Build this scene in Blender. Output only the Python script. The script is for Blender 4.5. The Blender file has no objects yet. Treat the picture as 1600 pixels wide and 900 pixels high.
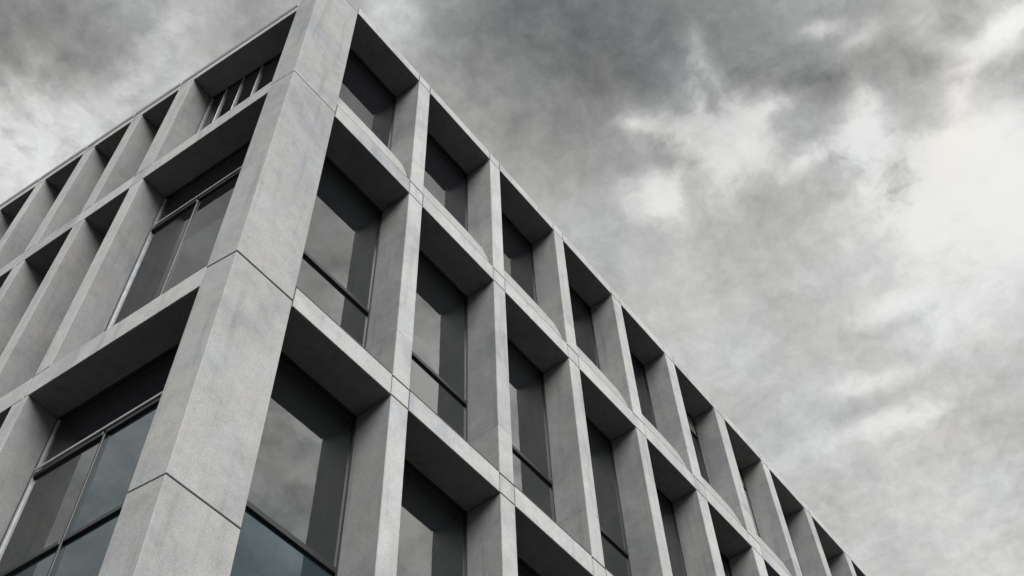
import bpy, bmesh, math, random
from mathutils import Vector, Matrix

random.seed(7)
S = bpy.context.scene
COL = S.collection

# ------------------------------------------------------------------ camera
RX = (0.6157862334637639, -0.7873092119061719, -0.030846710103028127)   # image right
RY = (0.6402058880374688, 0.5227843597925131, -0.5628791469564965)      # image down
RZ = (0.4592861151816486, 0.32686498436509837, 0.8259634049988764)      # forward
CAM = (-4.97284852, -8.65361937, -27.27458273)
cd = bpy.data.cameras.new("camera")
cam = bpy.data.objects.new("camera", cd)
COL.objects.link(cam)
cam.matrix_world = Matrix(((RX[0], -RY[0], -RZ[0], CAM[0]), (RX[1], -RY[1], -RZ[1], CAM[1]),
                           (RX[2], -RY[2], -RZ[2], CAM[2]), (0, 0, 0, 1)))
cd.sensor_width = 36.0
cd.lens = 1764.235 / 1600 * 36.0
cd.clip_start = 0.1
cd.clip_end = 5000
S.camera = cam

# ------------------------------------------------------------------ world
SUN_EL, SUN_AZ = math.radians(44), math.radians(-120)     # direction TO the sun
W = bpy.data.worlds.new("World")
S.world = W
W.use_nodes = True
nt = W.node_tree
nt.nodes.clear()
N = nt.nodes.new
Lk = nt.links.new

def nmath(tree, op, a, b=None, c=None):
    n = tree.nodes.new("ShaderNodeMath"); n.operation = op
    for i, v in enumerate((a, b, c)):
        if v is None: continue
        if isinstance(v, (int, float)): n.inputs[i].default_value = v
        else: tree.links.new(v, n.inputs[i])
    return n.outputs[0]

def nnoise(tree, vec, scale, detail=5, rough=0.55, dist=0.0, dims='3D'):
    n = tree.nodes.new("ShaderNodeTexNoise"); n.noise_dimensions = dims
    n.inputs['Scale'].default_value = scale; n.inputs['Detail'].default_value = detail
    n.inputs['Roughness'].default_value = rough; n.inputs['Distortion'].default_value = dist
    if vec is not None: tree.links.new(vec, n.inputs['Vector'])
    return n

tc = N("ShaderNodeTexCoord")
sep = N("ShaderNodeSeparateXYZ"); Lk(tc.outputs['Generated'], sep.inputs[0])
zc = nmath(nt, 'MAXIMUM', sep.outputs[2], 0.06)
u = nmath(nt, 'DIVIDE', sep.outputs[0], zc); v = nmath(nt, 'DIVIDE', sep.outputs[1], zc)
cmb = N("ShaderNodeCombineXYZ"); Lk(u, cmb.inputs[0]); Lk(v, cmb.inputs[1])
layer = cmb.outputs[0]                                   # point on the cloud layer
def warp(vec, scale, amp, detail):
    n = nnoise(nt, vec, scale, detail, 0.6)
    s = N("ShaderNodeVectorMath"); s.operation = 'SUBTRACT'; Lk(n.outputs['Color'], s.inputs[0]); s.inputs[1].default_value = (.5, .5, .5)
    m = N("ShaderNodeVectorMath"); m.operation = 'MULTIPLY_ADD'; Lk(s.outputs[0], m.inputs[0]); m.inputs[1].default_value = (amp, amp, 0); Lk(vec, m.inputs[2])
    return m.outputs[0]
wv = warp(warp(layer, 6.0, 0.02, 3), 20.0, 0.034, 9)
# cloud masses: centre on the layer, half length, half width, direction, how much lighter or darker
CLOUDS = [(0.0538, 0.5523, 0.1265, 0.092, 1.9671, -0.2246), (0.1222, 0.6758, 0.1102, 0.0846, 1.8414, 0.2011), (0.1432, 0.4806, 0.1035, 0.0867, 1.3078, 0.1309), (0.1657, 0.403, 0.0811, 0.071, 1.3076, -0.1265), (0.2488, 0.2895, 0.0522, 0.0491, 1.1159, -0.128), (0.3194, 0.2409, 0.0976, 0.0927, -2.4611, -0.0438), (0.3793, 0.1663, 0.1444, 0.1154, 2.3373, -0.2245), (0.4492, 0.0691, 0.1288, 0.0967, 2.4001, -0.0412), (0.4748, 0.2511, 0.1548, 0.1412, 2.5022, -0.0216), (0.6445, 0.2483, 0.1974, 0.1702, 2.5786, 0.0343), (0.6489, 0.0942, 0.1672, 0.1409, 2.7914, -0.09), (0.791, 0.1756, 0.2171, 0.1837, 2.9323, 0.0625), (0.7577, -0.04, 0.1131, 0.0881, 2.8146, 0.0927), (0.7772, -0.0878, 0.1329, 0.0714, -2.8434, 0.1978), (0.7973, 0.0609, 0.1251, 0.0989, 2.7193, 0.0762), (0.626, -0.1412, 0.1116, 0.0841, 2.7013, -0.204), (0.9659, 0.106, 0.2327, 0.1839, 2.876, -0.0605), (1.0585, 0.2831, 0.2822, 0.2325, 2.8773, 0.0351), (1.242, 0.1515, 0.3052, 0.2166, -3.051, 0.0961), (0.905, -0.0316, 0.1594, 0.1175, 3.1245, 0.067), (0.1281, 0.5608, 0.0826, 0.0683, 1.5837, -0.0288), (0.7633, -0.0588, 0.1025, 0.0802, 2.3935, 0.09), (0.1222, 0.6758, 0.1011, 0.0512, 1.643, 0.1), (0.1238, 0.5558, 0.0567, 0.0287, 1.6705, -0.08), (0.247, 0.2918, 0.0371, 0.0345, -3.0776, 0.22), (0.4712, 0.1082, 0.0331, 0.0119, -2.7397, 0.2), (0.5257, 0.1209, 0.0546, 0.0141, 3.0265, 0.17), (0.5345, 0.1377, 0.0702, 0.0229, 2.5466, 0.22), (0.5515, 0.0889, 0.0266, 0.0138, 1.1975, 0.17), (0.577, 0.1419, 0.0475, 0.0251, -2.7626, 0.17), (0.5495, 0.2169, 0.0394, 0.0297, 2.8438, 0.12), (0.5786, 0.2048, 0.0325, 0.0148, -2.9823, 0.12), (0.5086, 0.0774, 0.0352, 0.0205, 2.3158, -0.08), (0.5106, -0.0125, 0.0219, 0.0072, 2.1739, 0.22), (0.5418, -0.0363, 0.028, 0.0116, 1.6599, 0.14), (0.6235, 0.0107, 0.0424, 0.0177, -2.6922, 0.2), (0.6396, 0.0301, 0.0401, 0.0229, 2.117, 0.12), (0.6248, 0.0656, 0.0307, 0.0128, 1.5077, 0.18), (0.6788, 0.0219, 0.0426, 0.0181, -2.7043, 0.1), (0.5533, 0.0113, 0.0529, 0.0278, 2.3145, -0.1), (0.5532, -0.0905, 0.0302, 0.0259, -2.8688, 0.13), (0.5974, -0.0954, 0.0286, 0.0165, 2.6976, 0.1), (0.6162, -0.1391, 0.0309, 0.0221, 1.3831, 0.3), (0.6099, -0.1613, 0.0397, 0.0303, 3.006, 0.2), (0.6353, -0.0906, 0.0373, 0.016, -2.5965, 0.18), (0.6754, -0.1192, 0.0601, 0.0339, -2.8511, 0.08), (0.7322, 0.0276, 0.0604, 0.0308, 2.5353, 0.08), (0.8433, 0.0844, 0.0572, 0.018, 1.8067, 0.1), (0.9183, 0.1638, 0.0559, 0.0167, 1.9894, 0.13), (0.9578, 0.1764, 0.0519, 0.023, 2.0505, -0.06), (1.0057, 0.1339, 0.0627, 0.0174, 1.5148, 0.12), (0.9798, 0.1965, 0.0842, 0.0235, 1.6459, 0.1), (0.8956, 0.0479, 0.0531, 0.0381, -2.9917, 0.1), (0.4816, 0.0953, 0.0335, 0.0101, 3.12, 0.16), (0.5227, 0.0919, 0.0313, 0.0112, 2.9772, 0.14), (0.5485, 0.0653, 0.0273, 0.012, 1.8663, 0.13), (0.5447, 0.1307, 0.0424, 0.021, 2.5799, 0.1), (0.4978, 0.1665, 0.0293, 0.0086, 2.4861, 0.14), (0.5618, 0.1899, 0.0319, 0.0107, 0.9627, 0.14), (0.6162, 0.0032, 0.0364, 0.0122, -2.7512, 0.14), (0.7011, -0.0172, 0.0629, 0.0267, 1.1299, 0.05), (0.6975, -0.0473, 0.0526, 0.017, 2.0268, 0.1), (0.7563, 0.0102, 0.0462, 0.0163, -2.8443, 0.08), (0.131, 0.4758, 0.1287, 0.0174, 1.5831, 0.06), (0.1347, 0.6056, 0.118, 0.0209, 1.6504, 0.05), (0.2674, 0.3058, 0.0531, 0.0293, 1.3546, 0.1)]
CLOUDS += [(0.55, -0.66, 0.48, 0.30, 0.0, 0.58), (-0.55, 0.88, 0.40, 0.28, 0.9, 0.16)]      # unseen bright patches added to lighten the window reflections
acc = 0.70
wisp = 0.0
refl_glow = 0.0
for i, (cx, cy, a, b, ang, amp) in enumerate(CLOUDS):
    mp = N("ShaderNodeMapping"); mp.vector_type = 'TEXTURE'; Lk(wv, mp.inputs['Vector'])
    mp.inputs['Location'].default_value = (cx, cy, 0); mp.inputs['Rotation'].default_value = (0, 0, ang); mp.inputs['Scale'].default_value = (a, b, 1)
    dt = N("ShaderNodeVectorMath"); dt.operation = 'DOT_PRODUCT'; Lk(mp.outputs[0], dt.inputs[0]); Lk(mp.outputs[0], dt.inputs[1])
    e = nmath(nt, 'POWER', 0.3679, dt.outputs['Value'])
    if i >= len(CLOUDS) - 2: refl_glow = nmath(nt, 'MULTIPLY_ADD', e, amp, refl_glow)
    elif max(a, b) > 0.12 and min(a, b) > 0.05: acc = nmath(nt, 'MULTIPLY_ADD', e, amp, acc)
    else: wisp = nmath(nt, 'MULTIPLY_ADD', e, amp, wisp)
n1 = nnoise(nt, wv, 2.6, 6, 0.55, 0.3)
n2 = nnoise(nt, wv, 9.0, 10, 0.66, 0.1)
n3 = nnoise(nt, wv, 34.0, 8, 0.68, 0.1)
n4 = nnoise(nt, wv, 15.0, 9, 0.68, 0.15)
tear = nmath(nt, 'MULTIPLY_ADD', nmath(nt, 'SUBTRACT', n4.outputs['Fac'], 0.5), 5.2, 1.08)      # cloud edges torn by wind
tear = nmath(nt, 'MAXIMUM', tear, 0.05)
acc = nmath(nt, 'ADD', nmath(nt, 'SMOOTH_MIN', nmath(nt, 'MULTIPLY', wisp, tear), 0.25, 0.22), acc)
acc = nmath(nt, 'ADD', acc, nmath(nt, 'MULTIPLY', nmath(nt, 'SUBTRACT', n1.outputs['Fac'], 0.5), 0.06))
acc = nmath(nt, 'ADD', acc, nmath(nt, 'MULTIPLY', nmath(nt, 'SUBTRACT', n2.outputs['Fac'], 0.5), 0.29))
acc = nmath(nt, 'ADD', acc, nmath(nt, 'MULTIPLY', nmath(nt, 'SUBTRACT', n3.outputs['Fac'], 0.5), 0.22))
acc = nmath(nt, 'SMOOTH_MIN', acc, 0.925, 0.16)
acc = nmath(nt, 'MULTIPLY_ADD', refl_glow, nmath(nt, 'MULTIPLY_ADD', nmath(nt, 'SUBTRACT', n2.outputs['Fac'], 0.5), 2.2, 1.0), acc)
val = nmath(nt, 'MINIMUM', nmath(nt, 'MAXIMUM', acc, 0.3), 1.25)
lin = nmath(nt, 'POWER', val, 2.2)
tone = nnoise(nt, wv, 5.0, 3, 0.5)
ramp = N("ShaderNodeValToRGB"); Lk(tone.outputs['Fac'], ramp.inputs[0])
ramp.color_ramp.elements[0].position = 0.35; ramp.color_ramp.elements[0].color = (0.985, 1.0, 0.995, 1)
ramp.color_ramp.elements[1].position = 0.65; ramp.color_ramp.elements[1].color = (1.02, 1.0, 0.945, 1)
vm = N("ShaderNodeVectorMath"); vm.operation = 'SCALE'; Lk(ramp.outputs[0], vm.inputs[0]); Lk(lin, vm.inputs['Scale'])
bg_cloud = N("ShaderNodeBackground"); Lk(vm.outputs[0], bg_cloud.inputs[0]); bg_cloud.inputs[1].default_value = 0.235
nish = N("ShaderNodeTexSky"); nish.sky_type = 'NISHITA'; nish.sun_disc = False
nish.sun_elevation = SUN_EL; nish.sun_rotation = math.radians(90) - SUN_AZ
bg_air = N("ShaderNodeBackground"); Lk(nish.outputs[0], bg_air.inputs[0]); bg_air.inputs[1].default_value = 0.05
mix = N("ShaderNodeMixShader"); mix.inputs[0].default_value = 0.965
Lk(bg_air.outputs[0], mix.inputs[1]); Lk(bg_cloud.outputs[0], mix.inputs[2])
wo = N("ShaderNodeOutputWorld"); Lk(mix.outputs[0], wo.inputs[0])

# ------------------------------------------------------------------ sun behind thin cloud
sl = bpy.data.lights.new("sun", 'SUN'); sl.energy = 1.5; sl.angle = math.radians(50); sl.color = (1.0, 0.99, 0.975)
so = bpy.data.objects.new("sun", sl); COL.objects.link(so)
d = Vector((math.cos(SUN_EL) * math.cos(SUN_AZ), math.cos(SUN_EL) * math.sin(SUN_AZ), math.sin(SUN_EL)))
so.rotation_euler = d.to_track_quat('Z', 'Y').to_euler()
so.location = d * 60

S.view_settings.view_transform = 'Standard'
S.view_settings.look = 'None'
S.view_settings.exposure = 2.1
S.view_settings.gamma = 1.0

# ------------------------------------------------------------------ materials
def new_mat(name):
    m = bpy.data.materials.new(name); m.use_nodes = True
    t = m.node_tree; b = t.nodes['Principled BSDF']
    return m, t, b

def ramp_node(t, fac, stops):
    r = t.nodes.new("ShaderNodeValToRGB"); t.links.new(fac, r.inputs[0])
    e = r.color_ramp.elements
    while len(e) < len(stops): e.new(0.5)
    for el, (p, c) in zip(e, stops):
        el.position = p; el.color = (*c, 1) if isinstance(c, tuple) else (c, c, c, 1)
    return r.outputs[0]

def mulc(t, a, b, fac=1.0):
    m = t.nodes.new("ShaderNodeMix"); m.data_type = 'RGBA'; m.blend_type = 'MULTIPLY'; m.inputs['Factor'].default_value = fac
    t.links.new(a, m.inputs['A']); t.links.new(b, m.inputs['B'])
    return m.outputs['Result']

def concrete(name, base, pale=1.0):
    m, t, b = new_mat(name)
    g = t.nodes.new("ShaderNodeNewGeometry"); oi = t.nodes.new("ShaderNodeObjectInfo")
    off = t.nodes.new("ShaderNodeVectorMath"); off.operation = 'MULTIPLY_ADD'
    cr = t.nodes.new("ShaderNodeCombineXYZ")
    for i in range(3): t.links.new(oi.outputs['Random'], cr.inputs[i])
    t.links.new(cr.outputs[0], off.inputs[0]); off.inputs[1].default_value = (37, 19, 53); t.links.new(g.outputs['Position'], off.inputs[2])
    P = off.outputs[0]
    cl = nnoise(t, P, 0.6, 7, 0.62, 0.5)            # broad clouding of the cast face
    c = ramp_node(t, cl.outputs['Fac'], [(0.30, tuple(base * k * pale for k in (0.76, 0.78, 0.81))), (0.5, tuple(base * k * pale for k in (1.0, 1.0, 0.995))), (0.72, tuple(base * k * pale for k in (1.13, 1.125, 1.10)))])
    md = nnoise(t, P, 4.2, 5, 0.65, 0.2)
    c = mulc(t, c, ramp_node(t, md.outputs['Fac'], [(0.3, 0.82), (0.5, 1.0), (0.7, 1.12)]), 0.55)
    hn = nnoise(t, off.outputs[0], 1.3, 3, 0.5)      # bluish and sandy patches of the cement
    c = mulc(t, c, ramp_node(t, hn.outputs['Color'], [(0.38, (0.975, 0.998, 1.035)), (0.5, (1.0, 1.0, 1.0)), (0.62, (1.008, 1.0, 0.982))]))
    fn = nnoise(t, P, 42.0, 3, 0.7)                # cement grain
    c = mulc(t, c, ramp_node(t, fn.outputs['Fac'], [(0.25, 0.74), (0.5, 1.0), (0.75, 1.16)]), 0.9)
    mp = t.nodes.new("ShaderNodeMapping"); t.links.new(P, mp.inputs['Vector']); mp.inputs['Scale'].default_value = (3.2, 3.2, 0.22)
    st = nnoise(t, mp.outputs[0], 1.6, 5, 0.6)      # rain streaks
    c = mulc(t, c, ramp_node(t, st.outputs['Fac'], [(0.28, 0.72), (0.47, 1.0), (1.0, 1.0)]), 0.7)
    vo = t.nodes.new("ShaderNodeTexVoronoi"); t.links.new(P, vo.inputs['Vector']); vo.inputs['Scale'].default_value = 7.0   # blow holes
    c = mulc(t, c, ramp_node(t, vo.outputs['Distance'], [(0.0, 0.55), (0.055, 0.72), (0.075, 1.0), (1.0, 1.0)]), 0.5)
    mr = t.nodes.new("ShaderNodeMapRange"); t.links.new(oi.outputs['Random'], mr.inputs['Value']); mr.inputs['To Min'].default_value = 0.93; mr.inputs['To Max'].default_value = 1.05
    cb = t.nodes.new("ShaderNodeCombineColor")
    for i in range(3): t.links.new(mr.outputs[0], cb.inputs[i])
    c = mulc(t, c, cb.outputs[0])
    t.links.new(c, b.inputs['Base Color'])
    b.inputs['Roughness'].default_value = 0.82
    b.inputs['Specular IOR Level'].default_value = 0.08
    bp = t.nodes.new("ShaderNodeBump"); bp.inputs['Strength'].default_value = 0.35; bp.inputs['Distance'].default_value = 0.012
    h = nmath(t, 'ADD', nmath(t, 'MULTIPLY', fn.outputs['Fac'], 0.4), md.outputs['Fac'])
    t.links.new(h, bp.inputs['Height']); t.links.new(bp.outputs[0], b.inputs['Normal'])
    return m

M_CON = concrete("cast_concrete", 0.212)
M_LIT_FRONT = concrete("lit_front_concrete", 0.37)  # stronger light on the fronts is put into this paler colour
M_PIER = concrete("pier_concrete", 0.275)
M_ARR = concrete("worn_concrete_arris", 0.285)

def glass(name, ior, tint, refl):
    m, t, b = new_mat(name)
    g = t.nodes.new("ShaderNodeNewGeometry")
    n = nnoise(t, g.outputs['Position'], 0.8, 3, 0.5)
    b.inputs['Base Color'].default_value = (*tint, 1)
    b.inputs['Roughness'].default_value = 0.02
    b.inputs['IOR'].default_value = ior
    b.inputs['Specular Tint'].default_value = (*refl, 1)
    bp = t.nodes.new("ShaderNodeBump"); bp.inputs['Strength'].default_value = 0.14; bp.inputs['Distance'].default_value = 0.02
    t.links.new(n.outputs['Fac'], bp.inputs['Height']); t.links.new(bp.outputs[0], b.inputs['Normal'])
    return m
M_GL = glass("tinted_glass", 1.92, (0.010, 0.011, 0.012), (0.97, 1.0, 0.98))
M_GLD = glass("dark_glass", 1.5, (0.008, 0.008, 0.010), (0.95, 0.97, 1.0))
M_GLB = glass("blue_glass", 1.75, (0.012, 0.022, 0.028), (0.74, 0.93, 1.0))

def plain(name, col, rough, metal=0.0):
    m, t, b = new_mat(name)
    g = t.nodes.new("ShaderNodeNewGeometry"); n = nnoise(t, g.outputs['Position'], 6.0, 4, 0.6)
    c = ramp_node(t, n.outputs['Fac'], [(0.3, tuple(k * 0.8 for k in col)), (0.7, tuple(min(1, k * 1.15) for k in col))])
    t.links.new(c, b.inputs['Base Color'])
    b.inputs['Roughness'].default_value = rough; b.inputs['Metallic'].default_value = metal
    return m
M_BLIND = glass("glass_over_pale_blind", 1.6, (0.20, 0.195, 0.18), (1.0, 1.0, 1.0))
M_FRAME = plain("black_frame_paint", (0.012, 0.013, 0.015), 0.4)
M_ALU = plain("grey_aluminium", (0.36, 0.37, 0.38), 0.4, 0.3)
M_COPE = plain("zinc_coping", (0.20, 0.205, 0.205), 0.6, 0.2)
M_SILL = plain("sill_metal", (0.28, 0.28, 0.275), 0.5, 0.1)
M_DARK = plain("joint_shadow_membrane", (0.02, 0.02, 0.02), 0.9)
M_ROOF = plain("roof_membrane", (0.12, 0.12, 0.12), 0.9)
M_GROUND, tg, bg_ = new_mat("asphalt")
gg = tg.nodes.new("ShaderNodeNewGeometry"); gn = nnoise(tg, gg.outputs['Position'], 1.5, 8, 0.7)
tg.links.new(ramp_node(tg, gn.outputs['Fac'], [(0.3, 0.015), (0.7, 0.03)]), bg_.inputs['Base Color']); bg_.inputs['Roughness'].default_value = 0.9

# ------------------------------------------------------------------ helpers
GZ = -28.9                                   # street level

def link(name, bm, mats, parent, centre=True):
    me = bpy.data.meshes.new(name)
    c = Vector((0, 0, 0))
    if centre and bm.verts:
        for vtx in bm.verts: c += vtx.co
        c /= len(bm.verts)
        for vtx in bm.verts: vtx.co -= c
    bmesh.ops.recalc_face_normals(bm, faces=bm.faces)
    bm.to_mesh(me); bm.free()
    for m in mats: me.materials.append(m)
    o = bpy.data.objects.new(name, me); COL.objects.link(o)
    o.location = c
    if parent is not None:
        o.parent = parent
        o.location = c - WORLD[parent.name]
        WORLD[o.name] = c.copy()
    else:
        WORLD[o.name] = c.copy()
    return o
WORLD = {}

def tilt(o):
    """panes never sit quite true in their frames"""
    o.rotation_euler = (random.uniform(-.0035, .0035), random.uniform(-.0035, .0035), random.uniform(-.004, .004))

def prism(bm, foot, z0, z1):
    """foot: list of (x, y); z0, z1: number or per-vertex list."""
    n = len(foot)
    a = z0 if isinstance(z0, (list, tuple)) else [z0] * n
    b = z1 if isinstance(z1, (list, tuple)) else [z1] * n
    lo = [bm.verts.new((x, y, a[i])) for i, (x, y) in enumerate(foot)]
    hi = [bm.verts.new((x, y, b[i])) for i, (x, y) in enumerate(foot)]
    fs = [bm.faces.new(lo[::-1]), bm.faces.new(hi)]
    for i in range(n):
        j = (i + 1) % n
        fs.append(bm.faces.new((lo[i], lo[j], hi[j], hi[i])))
    return fs

def slab(name, foot, z0, z1, parent, mat=None, bevel=0.010, face=None):
    """face: index of the footprint edge that gets the paler colour of a lit front"""
    bm = bmesh.new(); fs = prism(bm, foot, z0, z1)
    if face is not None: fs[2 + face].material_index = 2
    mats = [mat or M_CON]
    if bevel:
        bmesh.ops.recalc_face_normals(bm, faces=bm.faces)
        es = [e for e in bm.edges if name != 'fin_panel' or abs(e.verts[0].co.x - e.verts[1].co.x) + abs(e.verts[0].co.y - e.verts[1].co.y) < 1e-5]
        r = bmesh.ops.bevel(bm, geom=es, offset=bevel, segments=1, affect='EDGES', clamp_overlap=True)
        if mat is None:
            mats = [M_PIER if name == "pier_block" else M_CON, M_ARR, M_LIT_FRONT]
            for f in r['faces']: f.material_index = 1
    o = link(name, bm, mats, parent)
    if name == 'pane': tilt(o)
    return o

TH = 1.642
DX = Vector((math.cos(TH), math.sin(TH)))     # along the left front, away from the corner
NI = Vector((math.sin(TH), -math.cos(TH)))    # into the building from the left front
LO = Vector((-0.076, 0.5954))                 # where the left front meets the corner pier
def LP(t, dep): p = LO + DX * t + NI * dep; return (p.x, p.y)
def lfoot(t0, t1, d0, d1): return [LP(t0, d0), LP(t0, d1), LP(t1, d1), LP(t1, d0)]
def rfoot(x0, x1, y0, y1): return [(x0, y0), (x1, y0), (x1, y1), (x0, y1)]

# ------------------------------------------------------------------ street level
bm = bmesh.new()
vs = [bm.verts.new(c) for c in ((-1500, -1500, GZ), (1500, -1500, GZ), (1500, 1500, GZ), (-1500, 1500, GZ))]
bm.faces.new(vs)
gr = link("ground", bm, [M_GROUND], None, centre=False); gr['kind'] = 'structure'

# ------------------------------------------------------------------ the building
B = bpy.data.objects.new("office_building", None); COL.objects.link(B)
B.location = (0, 0, GZ); WORLD[B.name] = Vector((0, 0, GZ))
B['label'] = "pale grey concrete office block with deep grid facade and broad corner pier"
B['category'] = "building"

XL = [1.208, 3.987, 6.911, 9.815, 12.695, 15.566, 18.47, 21.277, 24.118, 26.95, 29.81, 32.67]
XR = [3.558, 6.489, 9.379, 12.234, 15.047, 17.864, 20.79, 23.627, 26.46, 29.35, 32.21, 35.07]
DEP = 0.794; LDEP = 0.642
BEAMS = [(-5.873, -5.342), (-12.683, -12.172), (-19.45, -18.93), (-25.4, -24.9)]       # bottom, top
LBEAMS = [(-6.108, -5.566), (-13.058, -12.492), (-19.8, -19.25), (-25.4, -24.9)]
G = 0.016                                    # half joint
def lroof(t): return -1.518 + 0.103 * min(t, 13.0)

# inner leaf and roof: what stands behind the glass and behind the joints
XEND = 35.6; TEND = 24.0
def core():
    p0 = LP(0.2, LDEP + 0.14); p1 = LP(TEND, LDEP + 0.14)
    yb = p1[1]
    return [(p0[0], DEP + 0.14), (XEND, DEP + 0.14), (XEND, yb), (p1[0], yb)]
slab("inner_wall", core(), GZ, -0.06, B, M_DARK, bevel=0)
c = core(); c = [(c[0][0] + .3, c[0][1] + .3), (c[1][0], c[1][1] + .3), c[2], (c[3][0] + .3, c[3][1])]
slab("roof", c, -0.055, 0.12, B, M_ROOF, bevel=0)

# corner pier, in blocks with open joints
pier_l = [LP(0, 0), (0, 0), (XL[0], 0), (XL[0], DEP + 0.13), (1.0, DEP + 0.13), (1.0, 1.30), LP(0.0, LDEP + 0.13)]
pier = [(0, 0), (XL[0], 0), (XL[0], DEP + 0.13), LP(0, LDEP + 0.13), LP(0, 0)]
pc = [(0.03, 0.03), (XL[0] - 0.03, 0.03), (XL[0] - 0.03, DEP + 0.1), LP(-0.05, LDEP + 0.1), LP(-0.04, 0.03)]
slab("joint_backing", pc, GZ, 0.35, B, M_DARK, bevel=0)
cuts = [(0.42, 0, .010), (0.0, -5.748, .012), (-5.748, -12.56, .021), (-12.56, -17.438, .013), (-17.438, -19.4, .016), (-19.4, -24.9, .016), (-24.9, GZ, .016)]
for i, (zt, zb, g) in enumerate(cuts):
    gt = 0.0 if i == 0 else cuts[i - 1][2]
    gb = 0.0 if zb == GZ else g
    slab("pier_block", pier, zb + gb, zt - gt, B, bevel=0.007)

# ---- right front
rows_top = [0.0] + [b[0] for b in BEAMS]
nR = len(XR)
for k in range(nR):
    x0, x1 = XL[k], XR[k]
    xn = XL[k + 1] if k + 1 < nR else x1 + 0.46      # next opening
    # roof edge
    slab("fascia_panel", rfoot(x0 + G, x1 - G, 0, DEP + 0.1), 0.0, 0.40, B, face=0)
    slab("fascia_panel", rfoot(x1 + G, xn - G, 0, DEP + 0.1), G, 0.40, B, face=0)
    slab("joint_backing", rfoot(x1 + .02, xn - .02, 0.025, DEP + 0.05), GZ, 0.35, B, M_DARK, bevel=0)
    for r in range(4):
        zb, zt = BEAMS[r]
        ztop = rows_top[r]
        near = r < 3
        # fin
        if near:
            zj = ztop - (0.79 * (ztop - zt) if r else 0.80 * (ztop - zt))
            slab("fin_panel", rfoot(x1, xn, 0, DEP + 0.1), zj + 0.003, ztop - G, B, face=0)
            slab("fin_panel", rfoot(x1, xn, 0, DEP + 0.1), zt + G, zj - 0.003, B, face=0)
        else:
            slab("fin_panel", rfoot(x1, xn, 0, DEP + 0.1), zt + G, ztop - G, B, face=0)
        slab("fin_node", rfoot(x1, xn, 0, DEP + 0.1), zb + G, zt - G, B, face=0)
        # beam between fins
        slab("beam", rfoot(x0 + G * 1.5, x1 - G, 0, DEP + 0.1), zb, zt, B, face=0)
        # window
        zbw = zt + (0.12 if r else 2.34)
        bm = bmesh.new(); f = 0.045; y0, y1 = DEP - 0.03, DEP + 0.05
        prism(bm, rfoot(x0 + .002, x0 + f, y0, y1), zbw, ztop - .002)
        prism(bm, rfoot(x1 - f, x1 - .002, y0, y1), zbw, ztop - .002)
        prism(bm, rfoot(x0 + f, x1 - f, y0, y1), zbw, zbw + f)
        prism(bm, rfoot(x0 + f, x1 - f, y0, y1), ztop - .05, ztop - .002)
        w = link("window", bm, [M_FRAME], B)
        if r == 0:
            if k < 5:
                slab("pane", rfoot(x0 + f, x1 - f, DEP, DEP + .03), zbw + f, ztop - .05, w, M_GLD, bevel=0)
            else:                                  # far bays: a top light, and blinds drawn behind some panes
                slab("pane", rfoot(x0 + f, x1 - f, DEP, DEP + .03), -.87, ztop - .05, w, M_BLIND, bevel=0)
                slab("pane", rfoot(x0 + f, x1 - f, DEP, DEP + .03), zbw + f, -.95, w, M_GLD if k == 5 or k > 8 else M_BLIND, bevel=0)
                slab("transom", rfoot(x0 + f, x1 - f, DEP - .04, DEP + .05), -.948, -.872, w, M_FRAME, bevel=.006)
        else:
            ztr = ztop - 3.83 if r == 1 else ztop - 3.42
            slab("pane", rfoot(x0 + f, x1 - f, DEP, DEP + .03), ztr + .05, ztop - .05, w, M_GL, bevel=0)
            slab("pane", rfoot(x0 + f, x1 - f, DEP, DEP + .03), zbw + f, ztr - .05, w, M_GLB if r > 1 else M_GL, bevel=0)
            slab("transom", rfoot(x0 + f, x1 - f, DEP - .05, DEP + .05), ztr - .055, ztr + .055, w, M_FRAME, bevel=.008)
        slab('groove_shade_strip', rfoot(x0 + .012, x1 - .012, .03, .085), zt + .003, zt + .085, B, M_FRAME, bevel=0)  # black strip put in for the shaded groove above the beam
        # sill
        bm = bmesh.new()
        if r == 0:
            prof = [(.09, zt + .10), (.13, zt + .42), (.30, zt + 1.10), (DEP - .04, zbw - .02), (DEP + .05, zbw - .02), (DEP + .05, zt + .10)]
        else:
            prof = [(.035, zt + .035), (.06, zt + .05), (DEP - .04, zbw - .01), (DEP + .05, zbw - .01), (DEP + .05, zt + .035)]
        A = [bm.verts.new((x0 + .012, y, z)) for y, z in prof]; Bv = [bm.verts.new((x1 - .012, y, z)) for y, z in prof]
        bm.faces.new(A); bm.faces.new(Bv[::-1])
        for i in range(len(prof)):
            j = (i + 1) % len(prof); bm.faces.new((A[i], A[j], Bv[j], Bv[i]))
        link("sill", bm, [M_SILL], B)
    # ground storey
    zt = BEAMS[3][0]
    slab("fin_panel", rfoot(x1, xn, 0, DEP + 0.1), GZ, zt - G, B, face=0)
    bm = bmesh.new(); prism(bm, rfoot(x0 + .01, x1 - .01, DEP, DEP + .03), GZ, zt - .002)
    link("shop_pane", bm, [M_GL], B)

# ---- left front
FIN = {0: [(3.34, 3.84), (5.13, 5.51), (6.87, 7.27), (8.75, 9.12)],
       1: [(3.43, 3.80), (5.14, 5.49), (6.97, 7.35), (8.77, 9.13)],
       2: [(3.67, 4.045), (5.40, 5.77), (7.15, 7.52), (8.95, 9.30)],
       3: [(3.50, 3.88), (5.25, 5.62), (7.05, 7.42), (8.85, 9.22)]}
for r in FIN:
    a, b = FIN[r][-1]
    for i in range(8): FIN[r].append((a + 1.8 * (i + 1), b + 1.8 * (i + 1)))
def openings(r):
    e = [0.0]
    out = []
    for a, b in FIN[r]:
        out.append((e[-1], a)); e.append(b)
    return out
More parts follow.
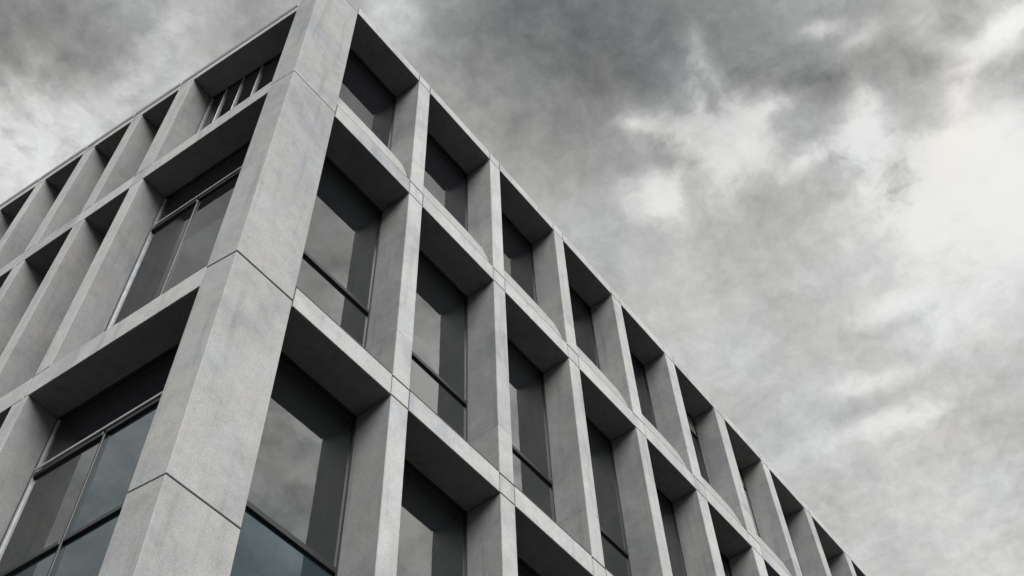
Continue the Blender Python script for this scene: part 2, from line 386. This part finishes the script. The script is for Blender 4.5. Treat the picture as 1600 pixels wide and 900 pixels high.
# fascia: one panel over every bay
ops = openings(0)
for i, (t0, t1) in enumerate(ops):
    t2 = FIN[0][i][1]
    g0 = 0.006 if i == 0 else G
    for (a, b) in ((t0 + g0, t1 - G * .4), (t1 + G * .4, t2 - G)):
        za, zb_ = lroof(a), lroof(b)
        foot = lfoot(a, b, 0, LDEP + 0.1)
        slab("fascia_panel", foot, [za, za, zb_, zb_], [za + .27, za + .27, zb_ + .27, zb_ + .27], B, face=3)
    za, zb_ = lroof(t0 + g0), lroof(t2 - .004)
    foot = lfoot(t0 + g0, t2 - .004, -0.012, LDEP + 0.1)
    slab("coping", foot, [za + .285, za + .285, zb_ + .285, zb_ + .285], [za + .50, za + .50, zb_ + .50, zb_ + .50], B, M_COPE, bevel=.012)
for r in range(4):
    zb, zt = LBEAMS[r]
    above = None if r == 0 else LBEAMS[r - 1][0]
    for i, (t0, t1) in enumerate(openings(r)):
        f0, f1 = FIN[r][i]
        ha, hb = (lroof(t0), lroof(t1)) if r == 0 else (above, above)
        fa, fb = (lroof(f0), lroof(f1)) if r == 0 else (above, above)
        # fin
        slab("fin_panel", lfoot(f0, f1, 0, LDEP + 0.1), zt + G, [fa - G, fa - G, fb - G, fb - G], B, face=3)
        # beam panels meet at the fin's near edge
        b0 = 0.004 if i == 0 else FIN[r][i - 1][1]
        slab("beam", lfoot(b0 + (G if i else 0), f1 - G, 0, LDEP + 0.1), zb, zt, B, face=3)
        # window
        zw = zt + .05
        f = .045; d0, d1 = LDEP - .03, LDEP + .05
        bm = bmesh.new()
        def bar(ta, tb, za, zb2): prism(bm, lfoot(ta, tb, d0, d1), za, zb2)
        ta, tb = t0 + .004, t1 - .004
        hA, hB = ha - .003, hb - .003
        prism(bm, lfoot(ta, ta + f, d0, d1), zw, [hA] * 4)
        prism(bm, lfoot(tb - f, tb, d0, d1), zw, [hB - .01] * 4)
        prism(bm, lfoot(ta + f, tb - f, d0, d1), zw, zw + f)
        prism(bm, lfoot(ta + f, tb - f, d0, d1), [hA - .06, hA - .06, hB - .06, hB - .06], [hA, hA, hB, hB])
        w = link("window", bm, [M_FRAME], B)
        # pale trim down the far jamb
        slab("jamb_trim", lfoot(tb - f - .05, tb - f - .005, LDEP - .035, LDEP + .02), zw + f, hB - .08, w, M_ALU, bevel=0)
        H = [ha - .06, ha - .06, hb - .06, hb - .06]
        if r == 0:
            muls = [1.60, 2.20, 2.76] if i == 0 else []
            trs = []
        else:
            muls = [2.07] if i == 0 else []
            trs = [above - 1.39] if (r == 1 and i == 0) else [above - 1.39, above - 3.55]
        edges = [ta + f] + muls + [tb - f - .05]
        zs = [zw + f] + sorted(trs)
        for a, b in zip(edges[:-1], edges[1:]):
            for q, z in enumerate(zs):
                top = zs[q + 1] - .05 if q + 1 < len(zs) else H
                zlo = z if q == 0 else z + .05
                top_light = bool(trs) and q == len(zs) - 1
                aa = a + (.025 if a in muls and not top_light else 0); bb = b - (.025 if b in muls and not top_light else 0)
                blue = (r >= 2 and (q == 0 or (i == 0 and a == edges[0] and muls and q == 1)) )
                slab("pane", lfoot(aa, bb, LDEP, LDEP + .03), zlo, top, w, M_GLB if blue else (M_GLD if (r == 1 and i == 0) or (trs and q == len(zs) - 1) else M_GL), bevel=0)
        if r == 1 and i == 0:                    # added sheet: edge of a reflection put in as a paler lower pane
            slab("pane", lfoot(edges[0] + .01, edges[1] - .03, LDEP - .012, LDEP - .003), zw + f, -9.12, w, M_GL, bevel=0)
        for mt in muls:
            hm = lroof(mt) - .06 if r == 0 else trs[0] - .043
            slab("mullion", lfoot(mt - (.009 if r == 0 else .024), mt + (.009 if r == 0 else .024), LDEP - .045, LDEP + .045), zw + f, hm, w, M_ALU if r == 0 else M_FRAME, bevel=.006)
        for z in trs:
            segs = [ta + f] + [m for m in muls] + [tb - f - .05]
            for a, b in zip(segs[:-1], segs[1:]):
                slab("transom", lfoot(a + (.031 if a in muls else 0), b - (.031 if b in muls else 0), LDEP - .05, LDEP + .045), z - .042, z + .042, w, M_FRAME, bevel=.006)
        if trs and i == 0:
            z = trs[0]
            slab("head_rail", lfoot(ta + f, tb - f - .05, LDEP - .075, LDEP - .052), z + .06, z + .12, w, M_ALU, bevel=.008)
        # sill
        slab("sill", lfoot(t0 + .01, t1 - .01, .03, LDEP + .05), zt + .03, zw - .002, B)
    # backing behind the joints
for i in range(len(FIN[0])):
    f0, f1 = FIN[3][i]
    slab("fin_panel", lfoot(f0, f1, 0, LDEP + 0.1), GZ, LBEAMS[3][0] - G, B, face=3)
for r in range(4):
    zb, zt = LBEAMS[r]
    slab("joint_backing", lfoot(0.05, FIN[r][-1][1] - .05, .03, LDEP + .05), zb + .03, zt - .03, B, M_DARK, bevel=0)
t_last = FIN[0][-1][1]
bm = bmesh.new(); prism(bm, lfoot(.01, t_last, LDEP + .02, LDEP + .05), GZ, LBEAMS[3][0] - .002); link("shop_pane", bm, [M_GL], B)
